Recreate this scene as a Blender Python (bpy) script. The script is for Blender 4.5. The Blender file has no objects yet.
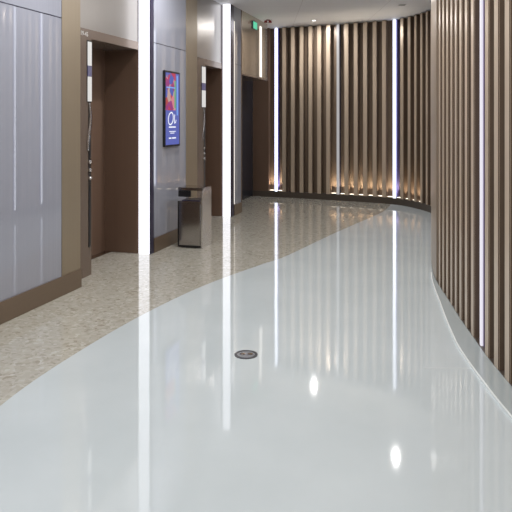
import bpy, bmesh, math, random
from mathutils import Vector, Matrix
random.seed(4)
S = bpy.context.scene
C = S.collection

# ------------------------------------------------------------------ camera, world, exposure
cam_d = bpy.data.cameras.new('camera')
cam = bpy.data.objects.new('camera', cam_d); C.objects.link(cam)
cam.location = (0, 0, 1.38); cam.rotation_euler = (math.radians(90), 0, 0)
cam_d.sensor_width = 36.0; cam_d.lens = 45.0; cam_d.shift_y = -137.0/512.0
cam_d.clip_start = 0.05
S.camera = cam
w = bpy.data.worlds.new('world'); S.world = w; w.use_nodes = True
w.node_tree.nodes['Background'].inputs[0].default_value = (0.75, 0.8, 0.88, 1)
w.node_tree.nodes['Background'].inputs[1].default_value = 0.3
S.view_settings.view_transform = 'Standard'; S.view_settings.look = 'None'
S.view_settings.gamma = 1.0; S.view_settings.use_curve_mapping = False
S.view_settings.exposure = 0.0
DOWN = 21.0      # watts of each ceiling downlight
CZ = 3.0         # ceiling height

# ------------------------------------------------------------------ materials
def mat(name, col, rough=0.5, metal=0.0, coat=0.0, spec=0.5, emit=None, es=0.0):
    m = bpy.data.materials.new(name); m.use_nodes = True
    b = m.node_tree.nodes['Principled BSDF']
    b.inputs['Base Color'].default_value = (*col, 1)
    b.inputs['Roughness'].default_value = rough
    b.inputs['Metallic'].default_value = metal
    b.inputs['Coat Weight'].default_value = coat
    b.inputs['Coat Roughness'].default_value = 0.03
    b.inputs['Specular IOR Level'].default_value = spec
    if emit:
        b.inputs['Emission Color'].default_value = (*emit, 1)
        b.inputs['Emission Strength'].default_value = es
    return m
def nodes(m): return m.node_tree.nodes, m.node_tree.links, m.node_tree.nodes['Principled BSDF']
def brushed(m, scale=(60, 60, 0.6), amt=0.12, bump=0.02):
    """fine vertical grain in colour and surface"""
    N, L, b = nodes(m)
    tc = N.new('ShaderNodeTexCoord'); mp = N.new('ShaderNodeMapping')
    mp.inputs['Scale'].default_value = scale
    no = N.new('ShaderNodeTexNoise'); no.inputs['Scale'].default_value = 3.0; no.inputs['Detail'].default_value = 3
    L.new(tc.outputs['Object'], mp.inputs[0]); L.new(mp.outputs[0], no.inputs['Vector'])
    hs = N.new('ShaderNodeHueSaturation'); hs.inputs['Color'].default_value = b.inputs['Base Color'].default_value
    mr = N.new('ShaderNodeMapRange'); mr.inputs['To Min'].default_value = 1-amt; mr.inputs['To Max'].default_value = 1+amt
    L.new(no.outputs[0], mr.inputs[0]); L.new(mr.outputs[0], hs.inputs['Value']); L.new(hs.outputs[0], b.inputs['Base Color'])
    if bump:
        bp = N.new('ShaderNodeBump'); bp.inputs['Strength'].default_value = bump; bp.inputs['Distance'].default_value = 0.01
        L.new(no.outputs[0], bp.inputs['Height']); L.new(bp.outputs[0], b.inputs['Normal'])
    return m

M = {}
# white poured floor: faint cloudiness and the slight waviness of a poured coat
m = mat('white_resin', (0.5, 0.54, 0.54), 0.04, spec=0.6); M['resin'] = m
N, L, b = nodes(m)
tc = N.new('ShaderNodeTexCoord'); no = N.new('ShaderNodeTexNoise'); no.inputs['Scale'].default_value = 1.3; no.inputs['Detail'].default_value = 2
L.new(tc.outputs['Object'], no.inputs['Vector'])
bp = N.new('ShaderNodeBump'); bp.inputs['Strength'].default_value = 0.03; bp.inputs['Distance'].default_value = 0.02
L.new(no.outputs[0], bp.inputs['Height']); L.new(bp.outputs[0], b.inputs['Normal'])
cr = N.new('ShaderNodeValToRGB'); no2 = N.new('ShaderNodeTexNoise'); no2.inputs['Scale'].default_value = 2.2; no2.inputs['Detail'].default_value = 5
L.new(tc.outputs['Object'], no2.inputs['Vector']); L.new(no2.outputs[0], cr.inputs[0])
cr.color_ramp.elements[0].position = 0.3; cr.color_ramp.elements[0].color = (0.49, 0.54, 0.56, 1)
cr.color_ramp.elements[1].position = 0.7; cr.color_ramp.elements[1].color = (0.53, 0.58, 0.60, 1)
L.new(cr.outputs[0], b.inputs['Base Color'])
# beige stone with small chips
m = mat('beige_stone', (0.5, 0.45, 0.37), 0.06, spec=0.6); M['stone'] = m
N, L, b = nodes(m)
tc = N.new('ShaderNodeTexCoord')
vo = N.new('ShaderNodeTexVoronoi'); vo.inputs['Scale'].default_value = 46
no0 = N.new('ShaderNodeTexNoise'); no0.inputs['Scale'].default_value = 22; no0.inputs['Detail'].default_value = 3
mx0 = N.new('ShaderNodeVectorMath'); mx0.operation = 'MULTIPLY_ADD'; mx0.inputs[1].default_value = (0.06, 0.06, 0.06)
L.new(tc.outputs['Object'], no0.inputs['Vector']); L.new(no0.outputs['Color'], mx0.inputs[0]); L.new(tc.outputs['Object'], mx0.inputs[2])
L.new(mx0.outputs[0], vo.inputs['Vector'])
cr = N.new('ShaderNodeValToRGB'); cr.color_ramp.interpolation = 'CONSTANT'
els = [(0, (0.315, 0.293, 0.242)), (0.12, (0.4, 0.385, 0.332)), (0.45, (0.446, 0.431, 0.378)), (0.7, (0.383, 0.361, 0.303)), (0.86, (0.509, 0.5, 0.451)), (0.95, (0.26, 0.224, 0.174))]
while len(cr.color_ramp.elements) < len(els): cr.color_ramp.elements.new(0.5)
for e, (p, c) in zip(cr.color_ramp.elements, els): e.position = p; e.color = (*c, 1)
sp = N.new('ShaderNodeSeparateColor'); L.new(vo.outputs['Color'], sp.inputs[0]); L.new(sp.outputs[0], cr.inputs[0])
nb = N.new('ShaderNodeTexNoise'); nb.inputs['Scale'].default_value = 5; nb.inputs['Detail'].default_value = 6
L.new(tc.outputs['Object'], nb.inputs['Vector'])
mx = N.new('ShaderNodeMix'); mx.data_type = 'RGBA'; mx.blend_type = 'MIX'
nm = N.new('ShaderNodeMath'); nm.operation = 'MULTIPLY'; nm.inputs[1].default_value = 0.7; L.new(nb.outputs[0], nm.inputs[0]); L.new(nm.outputs[0], mx.inputs[0]); L.new(cr.outputs[0], mx.inputs[6]); mx.inputs[7].default_value = (0.38, 0.365, 0.32, 1)
L.new(mx.outputs[2], b.inputs['Base Color'])
# ceiling tiles with fine joints
m = mat('ceiling_white', (0.66, 0.66, 0.69), 0.7); M['ceiling'] = m
N, L, b = nodes(m)
tc = N.new('ShaderNodeTexCoord'); br = N.new('ShaderNodeTexBrick')
br.offset = 0.0; br.inputs['Scale'].default_value = 1.0; br.inputs['Brick Width'].default_value = 1.2; br.inputs['Row Height'].default_value = 0.9
br.inputs['Mortar Size'].default_value = 0.004
br.inputs['Color1'].default_value = (0.90, 0.915, 0.95, 1); br.inputs['Color2'].default_value = (0.885, 0.90, 0.935, 1); br.inputs['Mortar'].default_value = (0.74, 0.74, 0.77, 1)
L.new(tc.outputs['Object'], br.inputs['Vector']); L.new(br.outputs[0], b.inputs['Base Color'])

M['plaster'] = mat('plaster', (0.6, 0.6, 0.62), 0.8)
M['glass_panel'] = brushed(mat('silver_glass', (0.33, 0.345, 0.41), 0.012, 0.0, 0.0, 0.9), (26, 26, 0.05), 0.09, 0)
M['upper_silver'] = brushed(mat('brushed_silver', (0.33, 0.31, 0.295), 0.3, 0.6), (40, 40, 0.4), 0.06, 0.01)
M['header_mirror'] = brushed(mat('champagne_mirror', (0.60, 0.54, 0.46), 0.16, 0.85), (3, 3, 0.2), 0.1, 0)
M['pilaster'] = brushed(mat('light_bronze', (0.31, 0.255, 0.185), 0.36, 0.35), (60, 60, 0.5), 0.1, 0.01)
M['pilaster2'] = brushed(mat('plain_bronze', (0.36, 0.285, 0.215), 0.3, 0.3), (60, 60, 0.5), 0.06, 0.01)
M['jamb'] = brushed(mat('dark_bronze', (0.22, 0.17, 0.14), 0.25, 0.4), (40, 40, 0.5), 0.08, 0.01)
M['reveal'] = brushed(mat('brown_bronze', (0.175, 0.112, 0.08), 0.34, 0.25), (30, 30, 0.5), 0.06, 0.01)
M['base'] = brushed(mat('bronze_skirting', (0.19, 0.14, 0.10), 0.3, 0.3), (2, 2, 30), 0.05, 0)
M['dark_trim'] = mat('dark_edge', (0.06, 0.055, 0.10), 0.3, 0.4)
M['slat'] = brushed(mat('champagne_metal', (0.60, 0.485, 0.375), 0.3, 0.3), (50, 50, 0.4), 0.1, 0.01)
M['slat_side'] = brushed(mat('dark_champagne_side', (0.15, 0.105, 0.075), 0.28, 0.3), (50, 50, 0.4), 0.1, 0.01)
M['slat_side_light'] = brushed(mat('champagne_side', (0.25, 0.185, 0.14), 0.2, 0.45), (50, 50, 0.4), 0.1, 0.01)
M['blue_fringe'] = mat('blue_fringe_channel', (0.13, 0.12, 0.36), 0.4, 0.1)  # blue fringe around the bright strips, put into the channel colour
M['violet_side'] = mat('violet_grey_channel', (0.22, 0.18, 0.32), 0.3, 0.3)
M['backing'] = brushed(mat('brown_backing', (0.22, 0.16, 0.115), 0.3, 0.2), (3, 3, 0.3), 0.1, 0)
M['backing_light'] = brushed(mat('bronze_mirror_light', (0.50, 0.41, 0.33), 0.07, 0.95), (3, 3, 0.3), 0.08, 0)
M['slat_base'] = mat('brown_plinth', (0.085, 0.068, 0.056), 0.4, 0.2)
M['curb'] = mat('grey_kerb', (0.36, 0.40, 0.41), 0.16)
M['blue_door'] = brushed(mat('blue_black_panel', (0.022, 0.024, 0.034), 0.25, 0.2), (20, 20, 0.4), 0.3, 0)
M['steel'] = brushed(mat('polished_steel', (0.50, 0.48, 0.47), 0.13, 1.0), (40, 40, 0.5), 0.05, 0.02)
M['steel_lit'] = brushed(mat('steel_side_lit', (0.80, 0.79, 0.78), 0.24, 1.0), (40, 40, 0.5), 0.05, 0.02)  # lighter copy of the steel, the bin side's bright reflection in its colour
M['chrome'] = mat('chrome', (0.75, 0.75, 0.77), 0.06, 1.0)
M['black'] = mat('black_plastic', (0.012, 0.012, 0.014), 0.3)
M['white_plastic'] = mat('white_plastic', (0.7, 0.7, 0.7), 0.4)
M['red'] = mat('red_plastic', (0.22, 0.015, 0.02), 0.3)
def em(name, col, s): return mat(name, (0.12, 0.12, 0.12), 0.4, emit=col, es=s)
M['column_light'] = em('column_light', (0.93, 0.94, 1.0), 2.0)
M['led'] = em('led_diffuser', (0.84, 0.88, 1.0), 2.6)
M['led_dim'] = em('led_diffuser_dim', (0.95, 0.93, 0.95), 0.38)
M['led_soft'] = em('led_diffuser_soft', (0.93, 0.90, 1.0), 0.85)
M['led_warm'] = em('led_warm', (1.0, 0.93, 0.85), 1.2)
M['uplight'] = em('uplight_lens', (1.0, 0.86, 0.68), 3.0)
M['lens'] = em('downlight_lens', (1.0, 0.98, 0.95), 5.0)
M['indicator'] = em('indicator_white', (1, 0.98, 0.95), 0.62)
M['violet'] = em('indicator_blue', (0.05, 0.035, 0.25), 0.4)
M['green'] = em('exit_green', (0.06, 0.75, 0.42), 0.75)
M['scr_blue'] = em('screen_blue', (0.02, 0.06, 0.5), 0.7)
M['scr_white'] = em('screen_white', (0.9, 0.93, 1), 0.95)
# collage of the upper half of the screen
m = mat('screen_collage', (0.02, 0.02, 0.02), 0.3); M['scr_pic'] = m
N, L, b = nodes(m)
tc = N.new('ShaderNodeTexCoord'); vo = N.new('ShaderNodeTexVoronoi'); vo.inputs['Scale'].default_value = 12
L.new(tc.outputs['Object'], vo.inputs['Vector']); sp = N.new('ShaderNodeSeparateColor'); L.new(vo.outputs['Color'], sp.inputs[0])
cr = N.new('ShaderNodeValToRGB'); L.new(sp.outputs[0], cr.inputs[0]); cr.color_ramp.interpolation = 'CONSTANT'
els = [(0, (0.55, 0.03, 0.09)), (0.3, (0.35, 0.03, 0.22)), (0.48, (0.75, 0.25, 0.3)), (0.62, (0.08, 0.12, 0.5)), (0.76, (0.5, 0.06, 0.05)), (0.88, (0.6, 0.4, 0.35))]
while len(cr.color_ramp.elements) < len(els): cr.color_ramp.elements.new(0.5)
for e, (p, c) in zip(cr.color_ramp.elements, els): e.position = p; e.color = (*c, 1)
L.new(cr.outputs[0], b.inputs['Emission Color']); b.inputs['Emission Strength'].default_value = 0.8
M['scr_green'] = em('screen_green', (0.08, 0.4, 0.16), 0.7)
M['scr_cyan'] = em('screen_light_blue', (0.12, 0.35, 0.85), 0.9)

# ------------------------------------------------------------------ helpers
WORLD = {}
def finish(o, parent=None, label=None, cat=None, group=None, kind=None):
    if label: o['label'] = label
    if cat: o['category'] = cat
    if group: o['group'] = group
    if kind: o['kind'] = kind
    return o
def obj(name, bm, m, parent=None, bevel=0, smooth=False, **kw):
    if bevel:
        bmesh.ops.bevel(bm, geom=bm.edges[:], offset=bevel, segments=2, affect='EDGES', clamp_overlap=True)
    bmesh.ops.recalc_face_normals(bm, faces=bm.faces[:])
    me = bpy.data.meshes.new(name)
    o = bpy.data.objects.new(name, me); C.objects.link(o)
    if parent is not None:
        bm.transform(WORLD[parent.name].inverted()); o.parent = parent; WORLD[o.name] = WORLD[parent.name].copy()
    else:
        # origin at the middle of the base
        zs = min(v.co.z for v in bm.verts)
        cx = sum(v.co.x for v in bm.verts)/len(bm.verts); cy = sum(v.co.y for v in bm.verts)/len(bm.verts)
        T = Matrix.Translation((cx, cy, zs)); bm.transform(T.inverted()); o.location = (cx, cy, zs); WORLD[o.name] = T
    bm.to_mesh(me); bm.free()
    if smooth:
        for p in me.polygons: p.use_smooth = True
    me.materials.append(m)
    return finish(o, **kw)
def empty(name, loc, rz=0, **kw):
    o = bpy.data.objects.new(name, None); C.objects.link(o); o.location = loc; o.rotation_euler = (0, 0, rz)
    o.empty_display_size = 0.1
    WORLD[o.name] = Matrix.Translation(loc) @ Matrix.Rotation(rz, 4, 'Z')
    return finish(o, **kw)
def prism(bm, pts, z0, z1):
    lo = [bm.verts.new((x, y, z0)) for x, y in pts]; hi = [bm.verts.new((x, y, z1)) for x, y in pts]
    n = len(pts)
    bm.faces.new(lo[::-1]); bm.faces.new(hi)
    for i in range(n): bm.faces.new((lo[i], lo[(i+1) % n], hi[(i+1) % n], hi[i]))
def box(bm, x0, x1, y0, y1, z0, z1): prism(bm, [(x0, y0), (x1, y0), (x1, y1), (x0, y1)], z0, z1)
# the lift wall: Y along its face line, n out into the corridor
U = Vector((0.29, 1, 0)).normalized(); NV = Vector((U.y, -U.x, 0)); WANG = math.atan2(U.y, U.x)
def W(Y, n=0.0): return (-1.724+0.29*(Y-4.31)+n*NV.x, Y+n*NV.y)
def wbox(bm, Y0, Y1, n0, n1, z0, z1): prism(bm, [W(Y0, n0), W(Y1, n0), W(Y1, n1), W(Y0, n1)], z0, z1)
def wb(*a):
    bm = bmesh.new(); wbox(bm, *a); return bm
def cyl(bm, c, r, z0, z1, n=32, r2=None):
    r2 = r if r2 is None else r2
    lo = [bm.verts.new((c[0]+r*math.cos(2*math.pi*i/n), c[1]+r*math.sin(2*math.pi*i/n), z0)) for i in range(n)]
    hi = [bm.verts.new((c[0]+r2*math.cos(2*math.pi*i/n), c[1]+r2*math.sin(2*math.pi*i/n), z1)) for i in range(n)]
    bm.faces.new(lo[::-1]); bm.faces.new(hi)
    for i in range(n): bm.faces.new((lo[i], lo[(i+1) % n], hi[(i+1) % n], hi[i]))
def ring(bm, c, r0, r1, z0, z1, n=32):
    V = []
    for r, z in ((r0, z0), (r1, z0), (r1, z1), (r0, z1)):
        V.append([bm.verts.new((c[0]+r*math.cos(2*math.pi*i/n), c[1]+r*math.sin(2*math.pi*i/n), z)) for i in range(n)])
    for k in range(4):
        a, b_ = V[k], V[(k+1) % 4]
        for i in range(n): bm.faces.new((a[i], a[(i+1) % n], b_[(i+1) % n], b_[i]))
def catmull(P, k=10):
    out = []
    for i in range(len(P)-1):
        p0 = Vector(P[max(i-1, 0)]); p1 = Vector(P[i]); p2 = Vector(P[i+1]); p3 = Vector(P[min(i+2, len(P)-1)])
        for j in range(k):
            t = j/k
            out.append(0.5*((2*p1)+(p2-p0)*t+(2*p0-5*p1+4*p2-p3)*t*t+(3*p1-p0-3*p2+p3)*t**3))
    out.append(Vector(P[-1])); return out

# ------------------------------------------------------------------ the S-shaped slatted wall's line, from the far corner round to the camera
PTS = [(-0.06, 11.47), (0.30, 11.33), (0.85, 11.09), (1.6, 10.72), (2.08, 10.45), (2.33, 10.2), (2.49, 9.8), (2.57, 9.4), (2.58, 9.0), (2.5, 8.5), (2.31, 7.8),
       (2.02, 7.1), (1.85, 6.7), (1.722, 6.3), (1.60, 5.8), (1.52, 5.38), (1.44, 4.72), (1.395, 4.35), (1.36, 4.0), (1.33, 3.69), (1.311, 3.35), (1.30, 3.0), (1.30, 2.0), (1.33, 0.0), (1.4, -5.0)]
LINE = catmull(PTS, 12)
ARC = [0.0]
for a, b_ in zip(LINE, LINE[1:]): ARC.append(ARC[-1]+(b_-a).length)
def at(s):
    s = min(max(s, 0), ARC[-1]-1e-6)
    import bisect
    i = min(max(bisect.bisect_right(ARC, s)-1, 0), len(LINE)-2)
    t = (s-ARC[i])/(ARC[i+1]-ARC[i]); p = LINE[i].lerp(LINE[i+1], t)
    j0 = max(i-3, 0); j1 = min(i+4, len(LINE)-1)
    d = (LINE[j1]-LINE[j0]).normalized()
    return p, d, Vector((d.y, -d.x))       # point, direction, normal into the corridor
def near(x, y): return min(range(len(LINE)), key=lambda i: (LINE[i]-Vector((x, y))).length)
def s_px(x, lo, hi):                        # arc length where the wall line is seen in direction x
    best = None
    for i in range(2000):
        s = lo+(hi-lo)*i/1999; p = at(s)[0]; e = abs(256+640*p.x/p.y-x)
        if best is None or e < best[0]: best = (e, s)
    return best[1]
def strip(bm, s0, s1, o0, o1, z0, z1, step=0.06):
    n = max(2, int((s1-s0)/step)); rings = []
    for i in range(n+1):
        p, d, nn = at(s0+(s1-s0)*i/n)
        a = p+nn*(o0(s0+(s1-s0)*i/n) if callable(o0) else o0); b2 = p+nn*(o1(s0+(s1-s0)*i/n) if callable(o1) else o1)
        rings.append([bm.verts.new((a.x, a.y, z0)), bm.verts.new((b2.x, b2.y, z0)), bm.verts.new((b2.x, b2.y, z1)), bm.verts.new((a.x, a.y, z1))])
    for r0, r1 in zip(rings, rings[1:]):
        for k in range(4): bm.faces.new((r0[k], r0[(k+1) % 4], r1[(k+1) % 4], r1[k]))
    bm.faces.new(rings[0][::-1]); bm.faces.new(rings[-1])
STOT = ARC[-1]
S_MID = ARC[near(2.5, 8.5)]
S_BEND = ARC[near(1.722, 6.3)]

# ------------------------------------------------------------------ floor and ceiling
EDGE = [(-1.30, -5.0), (-1.34, 0.0), (-1.30, 1.5), (-1.27, 2.5), (-1.23, 3.077), (-1.09, 3.67), (-0.812, 4.48), (-0.438, 5.29), (0.038, 6.05), (0.29, 6.42), (0.83, 7.5), (1.262, 8.33), (1.87, 9.49), (2.20, 10.40)]
E = catmull(EDGE, 8)
def slab(name, pts, z0, z1, m):
    bm = bmesh.new(); prism(bm, pts, z0, z1); bmesh.ops.triangulate(bm, faces=[f for f in bm.faces if len(f.verts) > 4])
    me_o = obj(name, bm, m, kind='structure'); return me_o
iM = near(2.20, 10.40)
right_side = [(p+at(ARC[i])[2]*-0.15) for i, p in enumerate(LINE)]
white = [(p.x, p.y) for p in E] + [(p.x, p.y) for p in right_side[iM:]]
slab('floor', white, -0.1, 0.0, M['resin'])
beige = [(p.x, p.y) for p in reversed(E)] + [W(-4.6, -0.7), W(11.3, -0.7)] + [(-0.2, 11.75)] + [(p.x, p.y) for p in right_side[2:iM+1]]
slab('floor', beige, -0.1, 0.0, M['stone'])
allp = [W(-4.6, -0.7), W(11.3, -0.7), (-0.2, 11.9)] + [(p+at(ARC[i])[2]*-0.22)[:] for i, p in enumerate(LINE) if i > 4]
slab('ceiling', [(a[0], a[1]) for a in allp], CZ, CZ+0.1, M['ceiling'])
# end wall behind the camera
bm = bmesh.new(); box(bm, -5.3, 1.6, -5.1, -4.95, 0, CZ); obj('wall_front', bm, M['plaster'], kind='structure')

# ------------------------------------------------------------------ lift wall (left)
Z1, ZH = 2.17, 2.09
D = -0.62
bm = bmesh.new(); wbox(bm, -4.6, 11.2, D-0.12, D, 0, CZ); obj('wall_left', bm, M['plaster'], kind='structure')
def panel(Y0, Y1, base=True):
    obj('wall_left', wb(Y0, Y1-0.003, D, 0.0, 0.0, Z1-0.004), M['glass_panel'], kind='structure')
    obj('wall_left', wb(Y0, Y1-0.003, D, 0.0, Z1+0.004, CZ), M['glass_panel'], kind='structure')
    obj('wall_left', wb(Y0, Y1-0.003, D, -0.008, Z1-0.004, Z1+0.004), M['dark_trim'], kind='structure')
panel(-4.6, 1.75); panel(1.75, 5.01)
panel(6.60, 7.445); panel(9.15, 9.487)
for Y0, Y1 in ((5.01, 5.263), (7.445, 7.78)):
    obj('wall_left', wb(Y0, Y1, D, 0.004, 0.0, CZ), M['pilaster'], kind='structure')
for i, (Y0, Y1) in enumerate(((-4.6, 5.265), (6.60, 7.782), (9.15, 9.487))):
    obj('baseboard_left', wb(Y0, Y1, 0.005, 0.016, 0.0, 0.15), M['base'], bevel=0.002, kind='structure')
# lift surrounds
def lift(k, Yp, Yj, Yf):
    """Yp pilaster end, Yj inner edge of near jamb, Yf far reveal"""
    obj('trim_%d' % k, wb(Yp, Yj, D, -0.13, 0, ZH), M['jamb'], kind='structure')               # near jamb
    obj('trim_%d' % (k+2), wb(Yp, Yf-0.001, D, -0.13, ZH, Z1), M['jamb'], kind='structure')    # head of the surround
    obj('wall_left', wb(Yp, Yf-0.001, D, -0.135, Z1, CZ), M['upper_silver'], kind='structure')
    obj('wall_left', wb(Yf, Yf+0.05, D, -0.142, 0, CZ), M['reveal'], kind='structure')         # far reveal
    d = empty('door_%d' % k, (*W((Yj+Yf)/2, -0.56), 0), WANG, kind='structure')
    mid = (Yj+Yf)/2
    obj('door_leaf', wb(Yj, mid-0.002, -0.56, -0.52, 0.005, ZH), M['reveal'], d)
    obj('door_leaf', wb(mid+0.002, Yf, -0.56, -0.52, 0.005, ZH), M['reveal'], d)
    obj('door_sill', wb(Yj, Yf, -0.52, -0.44, 0.0, 0.004), M['steel'], d)
lift(1, 5.263, 5.645, 6.537)
lift(2, 7.78, 8.385, 9.036)
# light columns on the far edge of each lift opening
for Yf, Ye, n0, lab in ((6.537, 6.60, -0.125, 'tall glowing white light column beside the nearest lift opening, wider of the two'),
                    (9.036, 9.15, -0.117, 'tall glowing white light column beside the second lift opening beyond the bin')):
    r = empty('light_column', (*W(Yf, -0.07), 0), WANG, label=lab, cat='light', group='light columns at the lift openings')
    obj('diffuser', wb(Yf-0.012, Yf, n0, -0.006, 0.002, CZ-0.002), M['column_light'], r)
    obj('housing', wb(Yf+0.0505, Ye-0.001, D+0.3, -0.004, 0, CZ-0.002), M['dark_trim'], r)
    obj('edge_trim', wb(Yf-0.014, Ye, -0.004, 0.006, 0, CZ-0.002), M['dark_trim'], r)
# third opening
obj('trim_5', wb(9.487, 9.53, D, 0.002, 0, CZ), M['jamb'], kind='structure')
obj('wall_left', wb(9.53, 10.93, D, -0.003, 2.06, CZ), M['header_mirror'], kind='structure')
obj('trim_6', wb(9.53, 10.93, -0.35, 0.001, 2.035, 2.06), M['jamb'], kind='structure')
d = empty('door_3', (*W(10.4, -0.45), 0), WANG, kind='structure')
obj('door_leaf', wb(9.53, 10.5, -0.45, -0.40, 0.004, 2.6), M['blue_door'], d)
obj('door_leaf', wb(10.502, 11.46, -0.45, -0.40, 0.004, 2.6), M['blue_door'], d)
obj('door_gasket', wb(10.46, 10.54, -0.47, -0.452, 0.004, 2.6), M['black'], d)
obj('trim_7', wb(10.93, 11.4, D, -0.40, 2.6, CZ), M['jamb'], kind='structure')

# ------------------------------------------------------------------ slatted wall: shell, plinth, kerb
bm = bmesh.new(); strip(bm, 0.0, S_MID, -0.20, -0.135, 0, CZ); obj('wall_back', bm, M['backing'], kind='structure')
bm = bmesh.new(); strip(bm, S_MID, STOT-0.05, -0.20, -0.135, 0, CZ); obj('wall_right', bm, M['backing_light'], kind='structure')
bm = bmesh.new(); strip(bm, 0.0, S_BEND-1.0, -0.133, 0.0, 0, 0.10); obj('baseboard_back', bm, M['slat_base'], kind='structure')
bm = bmesh.new(); strip(bm, S_BEND-1.0, STOT-0.05, -0.133, -0.002, 0, 0.012); obj('baseboard_right', bm, M['slat_base'], kind='structure')
sk0 = ARC[near(1.60, 5.8)]
def kw_(s): return 0.005+min(1, (s-sk0)/1.9)*0.115
bm = bmesh.new(); strip(bm, sk0, STOT-0.05, 0.0, kw_, 0, 0.014); obj('trim_8', bm, M['curb'], bevel=0, kind='structure')
bm = bmesh.new(); strip(bm, sk0+0.1, STOT-0.05, kw_, lambda q: kw_(q)+0.009, 0, 0.0145); obj('trim_9', bm, mat('edge_highlight', (0.78, 0.82, 0.83), 0.2), kind='structure')  # pale strip painting the bright highlight on the kerb's edge
bm = bmesh.new(); box(bm, 0.93, 1.20, 3.540, 3.549, 0.0, 0.0006); obj('trim_10', bm, mat('pale_joint', (0.60, 0.64, 0.65), 0.2), kind='structure')
# plain brown return between the third opening and the slats
bm = bmesh.new(); strip(bm, 0.0, 0.30, -0.133, -0.01, 0.10, CZ); obj('wall_back', bm, M['reveal'], kind='structure')

s0 = s_px(275.2, 0, 1.2); s13 = s_px(393, 1.2, 3.4); p1 = (s13-s0)/13
slots = []   # (s, kind)
for i in range(-0, 13): slots.append((s0+i*p1, {0: 'led', 7: 'dim'}.get(i, 'slat')))
slots.append((s13, 'led'))
sR = ARC[near(1.346, 3.87)]
sR = s_px(478.6, ARC[near(1.395, 4.35)], ARC[near(1.33, 3.69)])
nmid = round((sR-s13)/0.172); p2 = (sR-s13)/nmid
hid = {round((ARC[near(2.36, 8.05)]-s13)/p2): 'led', round((ARC[near(2.19, 7.4)]-s13)/p2): 'led'}
pa, pb = ARC[near(1.76, 6.45)], ARC[near(1.53, 5.42)]
for i in range(1, nmid): slots.append((s13+i*p2, hid.get(i, 'slat')))
slots.append((sR, 'soft'))
for i in range(1, int((STOT-sR)/0.175)-1): slots.append((sR+i*0.175, 'slat'))

scr_b = empty('slatted_screen', (1.1, 10.9, 0), label='curved screen of vertical bronze slats closing the far end of the corridor', cat='slatted screen')
scr_r = empty('slatted_screen', (1.4, 4.5, 0), label='curved screen of vertical bronze slats along the right side of the white floor', cat='slatted screen')
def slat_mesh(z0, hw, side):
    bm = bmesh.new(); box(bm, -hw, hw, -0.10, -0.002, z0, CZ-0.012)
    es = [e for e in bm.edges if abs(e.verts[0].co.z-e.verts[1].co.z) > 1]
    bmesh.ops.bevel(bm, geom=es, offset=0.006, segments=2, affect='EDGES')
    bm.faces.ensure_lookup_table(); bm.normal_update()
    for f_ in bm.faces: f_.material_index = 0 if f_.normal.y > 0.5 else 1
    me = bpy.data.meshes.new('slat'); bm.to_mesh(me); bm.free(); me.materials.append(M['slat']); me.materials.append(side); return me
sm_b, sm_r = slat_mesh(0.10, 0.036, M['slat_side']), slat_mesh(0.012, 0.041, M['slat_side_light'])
def place(o, s, off=0.0):
    p, d, nn = at(s); q = p+nn*off; o.location = (q.x, q.y, 0)
    o.rotation_euler = (0, 0, math.atan2(nn.y, nn.x)-math.pi/2)
nsl = 0
for s, k in slots:
    back = s < S_MID
    if k == 'slat' and pa-0.05 < s < pb+0.05: continue
    if k == 'slat':
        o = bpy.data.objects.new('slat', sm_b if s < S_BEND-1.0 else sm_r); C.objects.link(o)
        place(o, s); par = scr_b if back else scr_r; o.parent = par
        o.location = Vector(o.location)-par.location; nsl += 1
bm = bmesh.new(); strip(bm, pa, pb, -0.13, -0.002, 0.013, CZ-0.012)
obj('plain_panel', bm, M['pilaster2'], scr_r, label='plain flat bronze panel between the slats')
# LED strips
def led(s, m, zb, hw, lab, front=-0.03):
    p, d, nn = at(s)
    r = empty('led_strip', (p.x, p.y, 0), math.atan2(nn.y, nn.x)-math.pi/2, label=lab, cat='led strip', group='vertical light strips between the slats')
    T = WORLD[r.name]
    def add(nm, x0, x1, y0, y1, mm):
        bm = bmesh.new(); box(bm, x0, x1, y0, y1, zb, CZ-0.012); bm.transform(T); obj(nm, bm, mm, r)
    cw = 0.036 if m is M['led_soft'] else (0.042 if m is M['led'] else hw+0.004)
    add('channel', -cw, cw, -0.13, front-0.012 if hw != 0.020 else front-0.03, M['violet_side'] if m is M['led_soft'] else (M['blue_fringe'] if m is M['led'] else M['dark_trim']))
    add('diffuser', -hw, hw, front-(0.011 if hw != 0.020 else 0.029), front, m)
labs = {0: 'bright bluish white vertical light strip at the left end of the far slatted screen',
        7: 'dim greyish white vertical light strip, middle one of the far slatted screen',
        13: 'bright bluish white vertical light strip toward the right of the far slatted screen'}
rest = iter(['vertical light strip round the bend, mirrored nearer the pilaster in the left glass', 'vertical light strip round the bend, mirrored nearest the left edge in the glass'])
for i, (s, k) in enumerate(slots):
    if k == 'slat': continue
    if i in labs: led(s, M['led_dim'] if k == 'dim' else M['led'], 0.10, 0.020, labs[i])
    elif k == 'soft': led(s, M['led_soft'], 0.012, 0.015, 'soft violet white vertical light strip among the slats of the right screen', front=-0.01)
    else: led(s, M['led'], 0.10, 0.013, next(rest))
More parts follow.
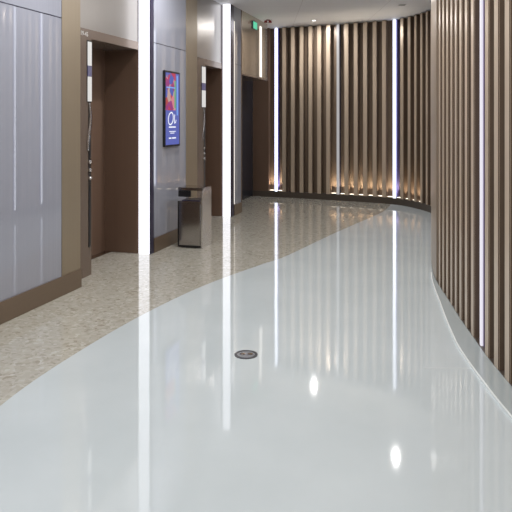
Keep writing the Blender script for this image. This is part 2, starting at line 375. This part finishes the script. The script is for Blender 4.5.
# uplights standing on the plinth in the gaps
ups = [-0.5, 0.5, 6.5, 7.5, 8.5, 9.5, 10.5, 11.5, 12.5, 13.5, 14.5, 15.5, 16.5]
names = ['left of the leftmost bright strip', 'right of the leftmost bright strip', 'left of the dim strip', 'right of the dim strip', 'in the second gap right of the dim strip',
         'in the third gap right of the dim strip', 'in the fourth gap right of the dim strip', 'in the second gap left of the right bright strip', 'left of the right bright strip', 'right of the right bright strip',
         'in the second gap right of the right bright strip', 'in the third gap right of the right bright strip', 'in the fourth gap right of the right bright strip']
for u, nm in zip(ups, names):
    s = s0+u*p1 if u < 13 else s13+(u-13)*p2
    p, d, nn = at(s)
    r = empty('uplight', (p.x, p.y, 0.10), math.atan2(nn.y, nn.x)-math.pi/2, label='small warm uplight on the plinth '+nm, cat='uplight', group='uplights at the foot of the far slats')
    T = WORLD[r.name]
    bm = bmesh.new(); box(bm, -0.040, 0.040, -0.105, -0.03, 0.0, 0.012); bm.transform(T); obj('housing', bm, M['black'], r)
    bm = bmesh.new(); box(bm, -0.036, 0.036, -0.100, -0.035, 0.012, 0.016); bm.transform(T); obj('lens', bm, M['uplight'], r)
    ld = bpy.data.lights.new('uplight_lamp', 'SPOT'); ld.energy = 13.0; ld.spot_size = math.radians(80); ld.spot_blend = 1.0; ld.shadow_soft_size = 0.02; ld.color = (1.0, 0.86, 0.66)
    lo = bpy.data.objects.new('uplight_lamp', ld); C.objects.link(lo); lo.parent = r; lo.location = (0, -0.05, 0.03); lo.rotation_euler = (math.radians(180+8), 0, 0)

# ------------------------------------------------------------------ hall indicators beside the lifts
def indicator(Yj, w_, lab):
    r = empty('lift_indicator', (*W(Yj-w_/2, -0.129), 1.0), WANG, label=lab, cat='lift indicator', group='lift indicators on the door frames')
    a, b2 = Yj-w_, Yj-0.004
    obj('faceplate', wb(a-0.004, Yj, -0.1295, -0.125, 1.53, 2.072), M['black'], r)
    obj('strip', wb(b2-0.04, b2-0.008, -0.1295, -0.1255, 0.25, 1.53), M['black'], r)  # black bar painting the thin dark reflection down the jamb
    obj('light_panel', wb(a, b2, -0.125, -0.121, 1.85, 2.06), M['indicator'], r)
    obj('display', wb(a, b2, -0.125, -0.121, 1.755, 1.848), M['violet'], r)
    obj('light_panel', wb(a, b2, -0.125, -0.121, 1.535, 1.753), M['indicator'], r)
    # chrome wave and dots modelling the reflections in the polished jamb edge
    bm = bmesh.new(); prev = None; n = 24
    for i in range(n+1):
        z = 1.52-0.42*i/n; off = 0.022*math.sin(i/n*math.pi*1.6); wd = 0.014+0.012*math.sin(math.pi*i/n)
        c0 = (a+b2)/2+off
        q = [bm.verts.new((*W(c0-wd, -0.1248), z)), bm.verts.new((*W(c0-wd*0.3, -0.119), z)), bm.verts.new((*W(c0+wd, -0.1248), z))]
        if prev:
            for j in range(3): bm.faces.new((prev[j], prev[(j+1) % 3], q[(j+1) % 3], q[j]))
        else: bm.faces.new(q)
        prev = q
    bm.faces.new(prev[::-1])
    obj('chrome_reflection', bm, M['chrome'], r, smooth=True)
    for z in (1.0, 0.93, 0.86):
        bm = bmesh.new(); bmesh.ops.create_uvsphere(bm, u_segments=16, v_segments=8, radius=0.017)
        bm.transform(Matrix.Translation((*W((a+b2)/2, -0.122), z))); obj('chrome_dot', bm, M['chrome'], r, smooth=True)
indicator(5.642, 0.065, 'tall narrow lift indicator with two white panels and dark blue display on nearest door frame')
indicator(8.382, 0.13, 'tall narrow lift indicator on the second door frame, above and behind the steel bin')

# small pale number on the nearest door head
fc = bpy.data.curves.new('number', 'FONT'); fc.body = '19-45'; fc.size = 0.055; fc.extrude = 0.0005
fo = bpy.data.objects.new('number', fc); C.objects.link(fo)
bpy.context.view_layer.update()
me = bpy.data.meshes.new_from_object(fo.evaluated_get(bpy.context.evaluated_depsgraph_get())); bpy.data.objects.remove(fo)
no_ = bpy.data.objects.new('lettering', me); C.objects.link(no_); me.materials.clear(); me.materials.append(M['white_plastic'])
no_.matrix_world = Matrix.Translation((*W(5.47, -0.1285), 2.105)) @ Matrix.Rotation(WANG, 4, 'Z') @ Matrix.Rotation(math.radians(90), 4, 'X')
finish(no_, label='tiny pale number at the upper left corner of the nearest door head', cat='sign')

# ------------------------------------------------------------------ wall display
r = empty('wall_display', (*W(7.01, 0), 1.08), WANG, label='portrait digital display with red collage over blue, on the grey glass panel', cat='screen')
Ya, Yb = 6.82, 7.21
obj('casing', wb(Ya, Yb, 0.001, 0.028, 1.08, 1.90), M['black'], r, bevel=0.003)
f = 0.0285
scr = obj('screen', wb(Ya+0.018, Yb-0.018, 0.026, f, 1.10, 1.88), M['scr_blue'], r)
wd = Yb-Ya-0.036; y0 = Ya+0.018
obj('picture', wb(y0, y0+wd*0.72, f, f+0.0008, 1.475, 1.88), M['scr_pic'], scr)
obj('picture', wb(y0+wd*0.62, y0+wd*0.74, f+0.0008, f+0.0014, 1.50, 1.80), M['scr_green'], scr)
obj('picture', wb(y0+wd*0.80, y0+wd*0.88, f, f+0.0008, 1.42, 1.86), M['scr_cyan'], scr)
obj('writing', wb(y0+wd*0.05, y0+wd*0.68, f+0.0014, f+0.002, 1.715, 1.728), M['scr_cyan'], scr)
def stroke(pts, wpx=0.011):
    bm = bmesh.new(); P3 = [Vector((y, z)) for y, z in pts]
    prev = None
    for i, p in enumerate(P3):
        a = P3[max(i-1, 0)]; b2 = P3[min(i+1, len(P3)-1)]; d = (b2-a).normalized(); q = Vector((-d.y, d.x))*wpx
        v = [bm.verts.new((*W(p.x+sg*q.x, f+h), p.y+sg*q.y)) for sg, h in ((-1, 0.0004), (1, 0.0004), (1, 0.0014), (-1, 0.0014))]
        if prev:
            for j in range(4): bm.faces.new((prev[j], prev[(j+1) % 4], v[(j+1) % 4], v[j]))
        else: bm.faces.new(v)
        prev = v
    bm.faces.new(prev[::-1]); return bm
cx, cz = y0+wd*0.36, 1.385
o_pts = [(cx+0.062*math.cos(t)+0.22*0.062*math.sin(t), cz+0.066*math.sin(t)) for t in [math.radians(75+a*12) for a in range(32)]]
obj('writing', stroke(o_pts, 0.007), M['scr_white'], scr)
i_pts = [(cx+0.06+0.045*t+0.012*math.sin(t*6), cz+0.05-0.10*t) for t in [j/12 for j in range(13)]]
i_pts = [(cx+0.105, cz+0.045), (cx+0.095, cz+0.01), (cx+0.088, cz-0.03), (cx+0.1, cz-0.052), (cx+0.125, cz-0.04), (cx+0.14, cz-0.015)]
obj('writing', stroke(i_pts, 0.007), M['scr_white'], scr)
for z, a, b2, h in ((1.285, 0.22, 0.72, 0.014), (1.24, 0.25, 0.72, 0.008), (1.222, 0.33, 0.62, 0.008), (1.165, 0.22, 0.40, 0.014), (1.165, 0.45, 0.74, 0.014)):
    obj('writing', wb(y0+wd*a, y0+wd*b2, f, f+0.001, z, z+h), M['scr_white'], scr)

# ------------------------------------------------------------------ litter bin
o2 = Vector((-0.567, 6.80)); a_ = NV.xy; u_ = U.xy      # front right corner on the floor; a_ across the wall, u_ along it
r = empty('litter_bin', ((-0.567-0.14*a_.x)+0.14*u_.x, 6.80-0.14*a_.y+0.14*u_.y, 0), WANG, label='square polished steel litter bin standing against the wall under the display', cat='bin')
def bb(bm, x0, x1, y0, y1, z0, z1):   # x leftwards-negative from the right corner, y backwards
    P = [o2+a_*x+u_*y for x, y in ((x0, y0), (x1, y0), (x1, y1), (x0, y1))]; prism(bm, [(p.x, p.y) for p in P], z0, z1)
BW, BD, BH = 0.285, 0.27, 0.645
bm = bmesh.new(); bb(bm, -BW, -0.022, 0.012, BD, 0.012, 0.50); obj('body', bm, M['steel'], r, bevel=0.003)
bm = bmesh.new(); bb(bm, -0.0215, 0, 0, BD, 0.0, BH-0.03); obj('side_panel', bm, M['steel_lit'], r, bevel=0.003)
bm = bmesh.new(); bb(bm, -BW, 0, 0, BD, BH-0.0295, BH); obj('top', bm, M['steel'], r, bevel=0.004)
bm = bmesh.new(); bb(bm, -BW+0.018, -0.03, -0.002, 0.011, 0.03, 0.475); dr = obj('door', bm, M['steel'], r, bevel=0.002)
bm = bmesh.new()
bb(bm, -BW, -BW+0.015, -0.003, 0.0115, 0.012, 0.50); bb(bm, -BW+0.015, -0.023, -0.003, 0.0115, 0.012, 0.028); obj('door_seal', bm, M['black'], r)
bm = bmesh.new(); bb(bm, -BW, -BW+0.14, 0.01, 0.04, 0.545, 0.612); obj('ashtray', bm, M['black'], r, bevel=0.002)
bm = bmesh.new(); bb(bm, -BW, -BW+0.02, BD-0.03, BD, 0.50, BH-0.03); obj('post', bm, M['steel'], r)
bm = bmesh.new(); bb(bm, -BW+0.03, -0.05, 0.04, BD-0.03, 0.4995, 0.508); obj('opening_rim', bm, M['dark_trim'], r)

# ------------------------------------------------------------------ floor outlet cover
c = (-0.058, 3.745)
r = empty('floor_outlet', (*c, 0), label='round dark steel cover plate set into the white floor', cat='floor outlet')
bm = bmesh.new(); ring(bm, c, 0.052, 0.068, 0.0, 0.004, 40); obj('rim', bm, mat('dark_steel', (0.12, 0.12, 0.13), 0.3, 0.9), r)
bm = bmesh.new(); cyl(bm, c, 0.0515, 0.0, 0.003, 40); obj('cover', bm, mat('mid_steel', (0.42, 0.43, 0.46), 0.3, 0.9), r)
for sx in (-0.022, 0.024):
    bm = bmesh.new(); cyl(bm, (c[0]+sx, c[1]+0.004), 0.017, 0.003, 0.005, 20); obj('socket_lid', bm, M['chrome'], r)

# ------------------------------------------------------------------ ceiling fittings
def downlight(x, y, lab, power=DOWN):
    r = empty('downlight', (x, y, CZ), label=lab, cat='ceiling light', group='recessed ceiling downlights')
    bm = bmesh.new(); ring(bm, (x, y), 0.034, 0.055, CZ-0.006, CZ-0.0005, 28); obj('trim_ring', bm, M['white_plastic'], r)
    bm = bmesh.new(); cyl(bm, (x, y), 0.033, CZ-0.004, CZ-0.0008, 28); obj('lens', bm, M['lens'], r)
    ld = bpy.data.lights.new('downlight_lamp', 'AREA'); ld.shape = 'DISK'; ld.size = 0.05; ld.energy = power; ld.color = (1.0, 0.975, 0.95)
    lo = bpy.data.objects.new('downlight_lamp', ld); C.objects.link(lo); lo.parent = r; lo.location = (0, 0, -0.01)
downlight(0.95, 10.5, 'round recessed ceiling downlight in front of the far slats', 19)
downlight(1.81, 8.28, 'round recessed ceiling downlight mirrored in the white floor near the right screen')
for x, y in ((-0.55, 6.4), (0.95, 6.2), (-1.0, 4.4), (0.5, 4.2), (-1.5, 2.4), (0.4, 2.2), (-1.9, 0.4), (0.3, 0.2), (-2.4, -2.0), (0.3, -2.0)):  # unseen lamps added to light the corridor, their floor reflections out of frame
    row = {6.4: 'nearest lift', 6.2: 'nearest lift', 4.4: 'big glass panel', 4.2: 'big glass panel', 2.4: 'start of the glass panels', 2.2: 'start of the glass panels',
           0.4: 'camera', 0.2: 'camera'}.get(y, 'plain end wall')
    downlight(x, y, 'added unseen downlight above the near corridor by the %s, %s one' % (row, 'left' if x < 0.2 else 'right'))

# red alarm
c = (0.195, 10.45)
r = empty('fire_alarm', (*c, CZ), label='small dark red alarm on the ceiling near the exit sign', cat='fire alarm')
bm = bmesh.new(); cyl(bm, c, 0.03, CZ-0.012, CZ-0.0005, 24); obj('base', bm, M['red'], r)
for sx in (-0.036, 0.036):
    bm = bmesh.new(); cyl(bm, (c[0]+sx, c[1]), 0.030, CZ-0.048, CZ-0.012, 24, 0.022); obj('sounder', bm, M['red'], r)
# exit sign on the header
r = empty('exit_sign', (*W(10.15, 0), 2.82), WANG, label='small glowing green exit sign high on the wall over the far opening', cat='sign')
obj('casing', wb(10.06, 10.28, -0.002, 0.012, 2.805, 2.925), M['dark_trim'], r)
obj('sign_face', wb(10.065, 10.275, 0.0122, 0.014, 2.81, 2.92), M['green'], r)
# light strip on the header; glowing bar for a reflection beside the second column
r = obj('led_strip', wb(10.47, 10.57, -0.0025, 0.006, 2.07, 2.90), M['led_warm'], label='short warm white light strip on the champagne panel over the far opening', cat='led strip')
r = obj('led_strip', wb(9.155, 9.178, 0.002, 0.006, 0.16, 2.78), M['led_warm'], label='thin bright vertical reflection line just right of the second light column', cat='led strip')
# ceiling sensor plate near right
r = empty('ceiling_speaker', (1.95, 8.9, CZ), label='small grey slotted ceiling fitting at top right', cat='ceiling fitting')
bm = bmesh.new(); box(bm, 2.02, 2.12, 9.02, 9.12, CZ-0.006, CZ-0.0005); obj('cover', bm, M['plaster'], r)
for k in range(2):
    bm = bmesh.new(); box(bm, 2.03, 2.11, 9.04+0.035*k, 9.055+0.035*k, CZ-0.008, CZ-0.006); obj('slot', bm, M['black'], r)
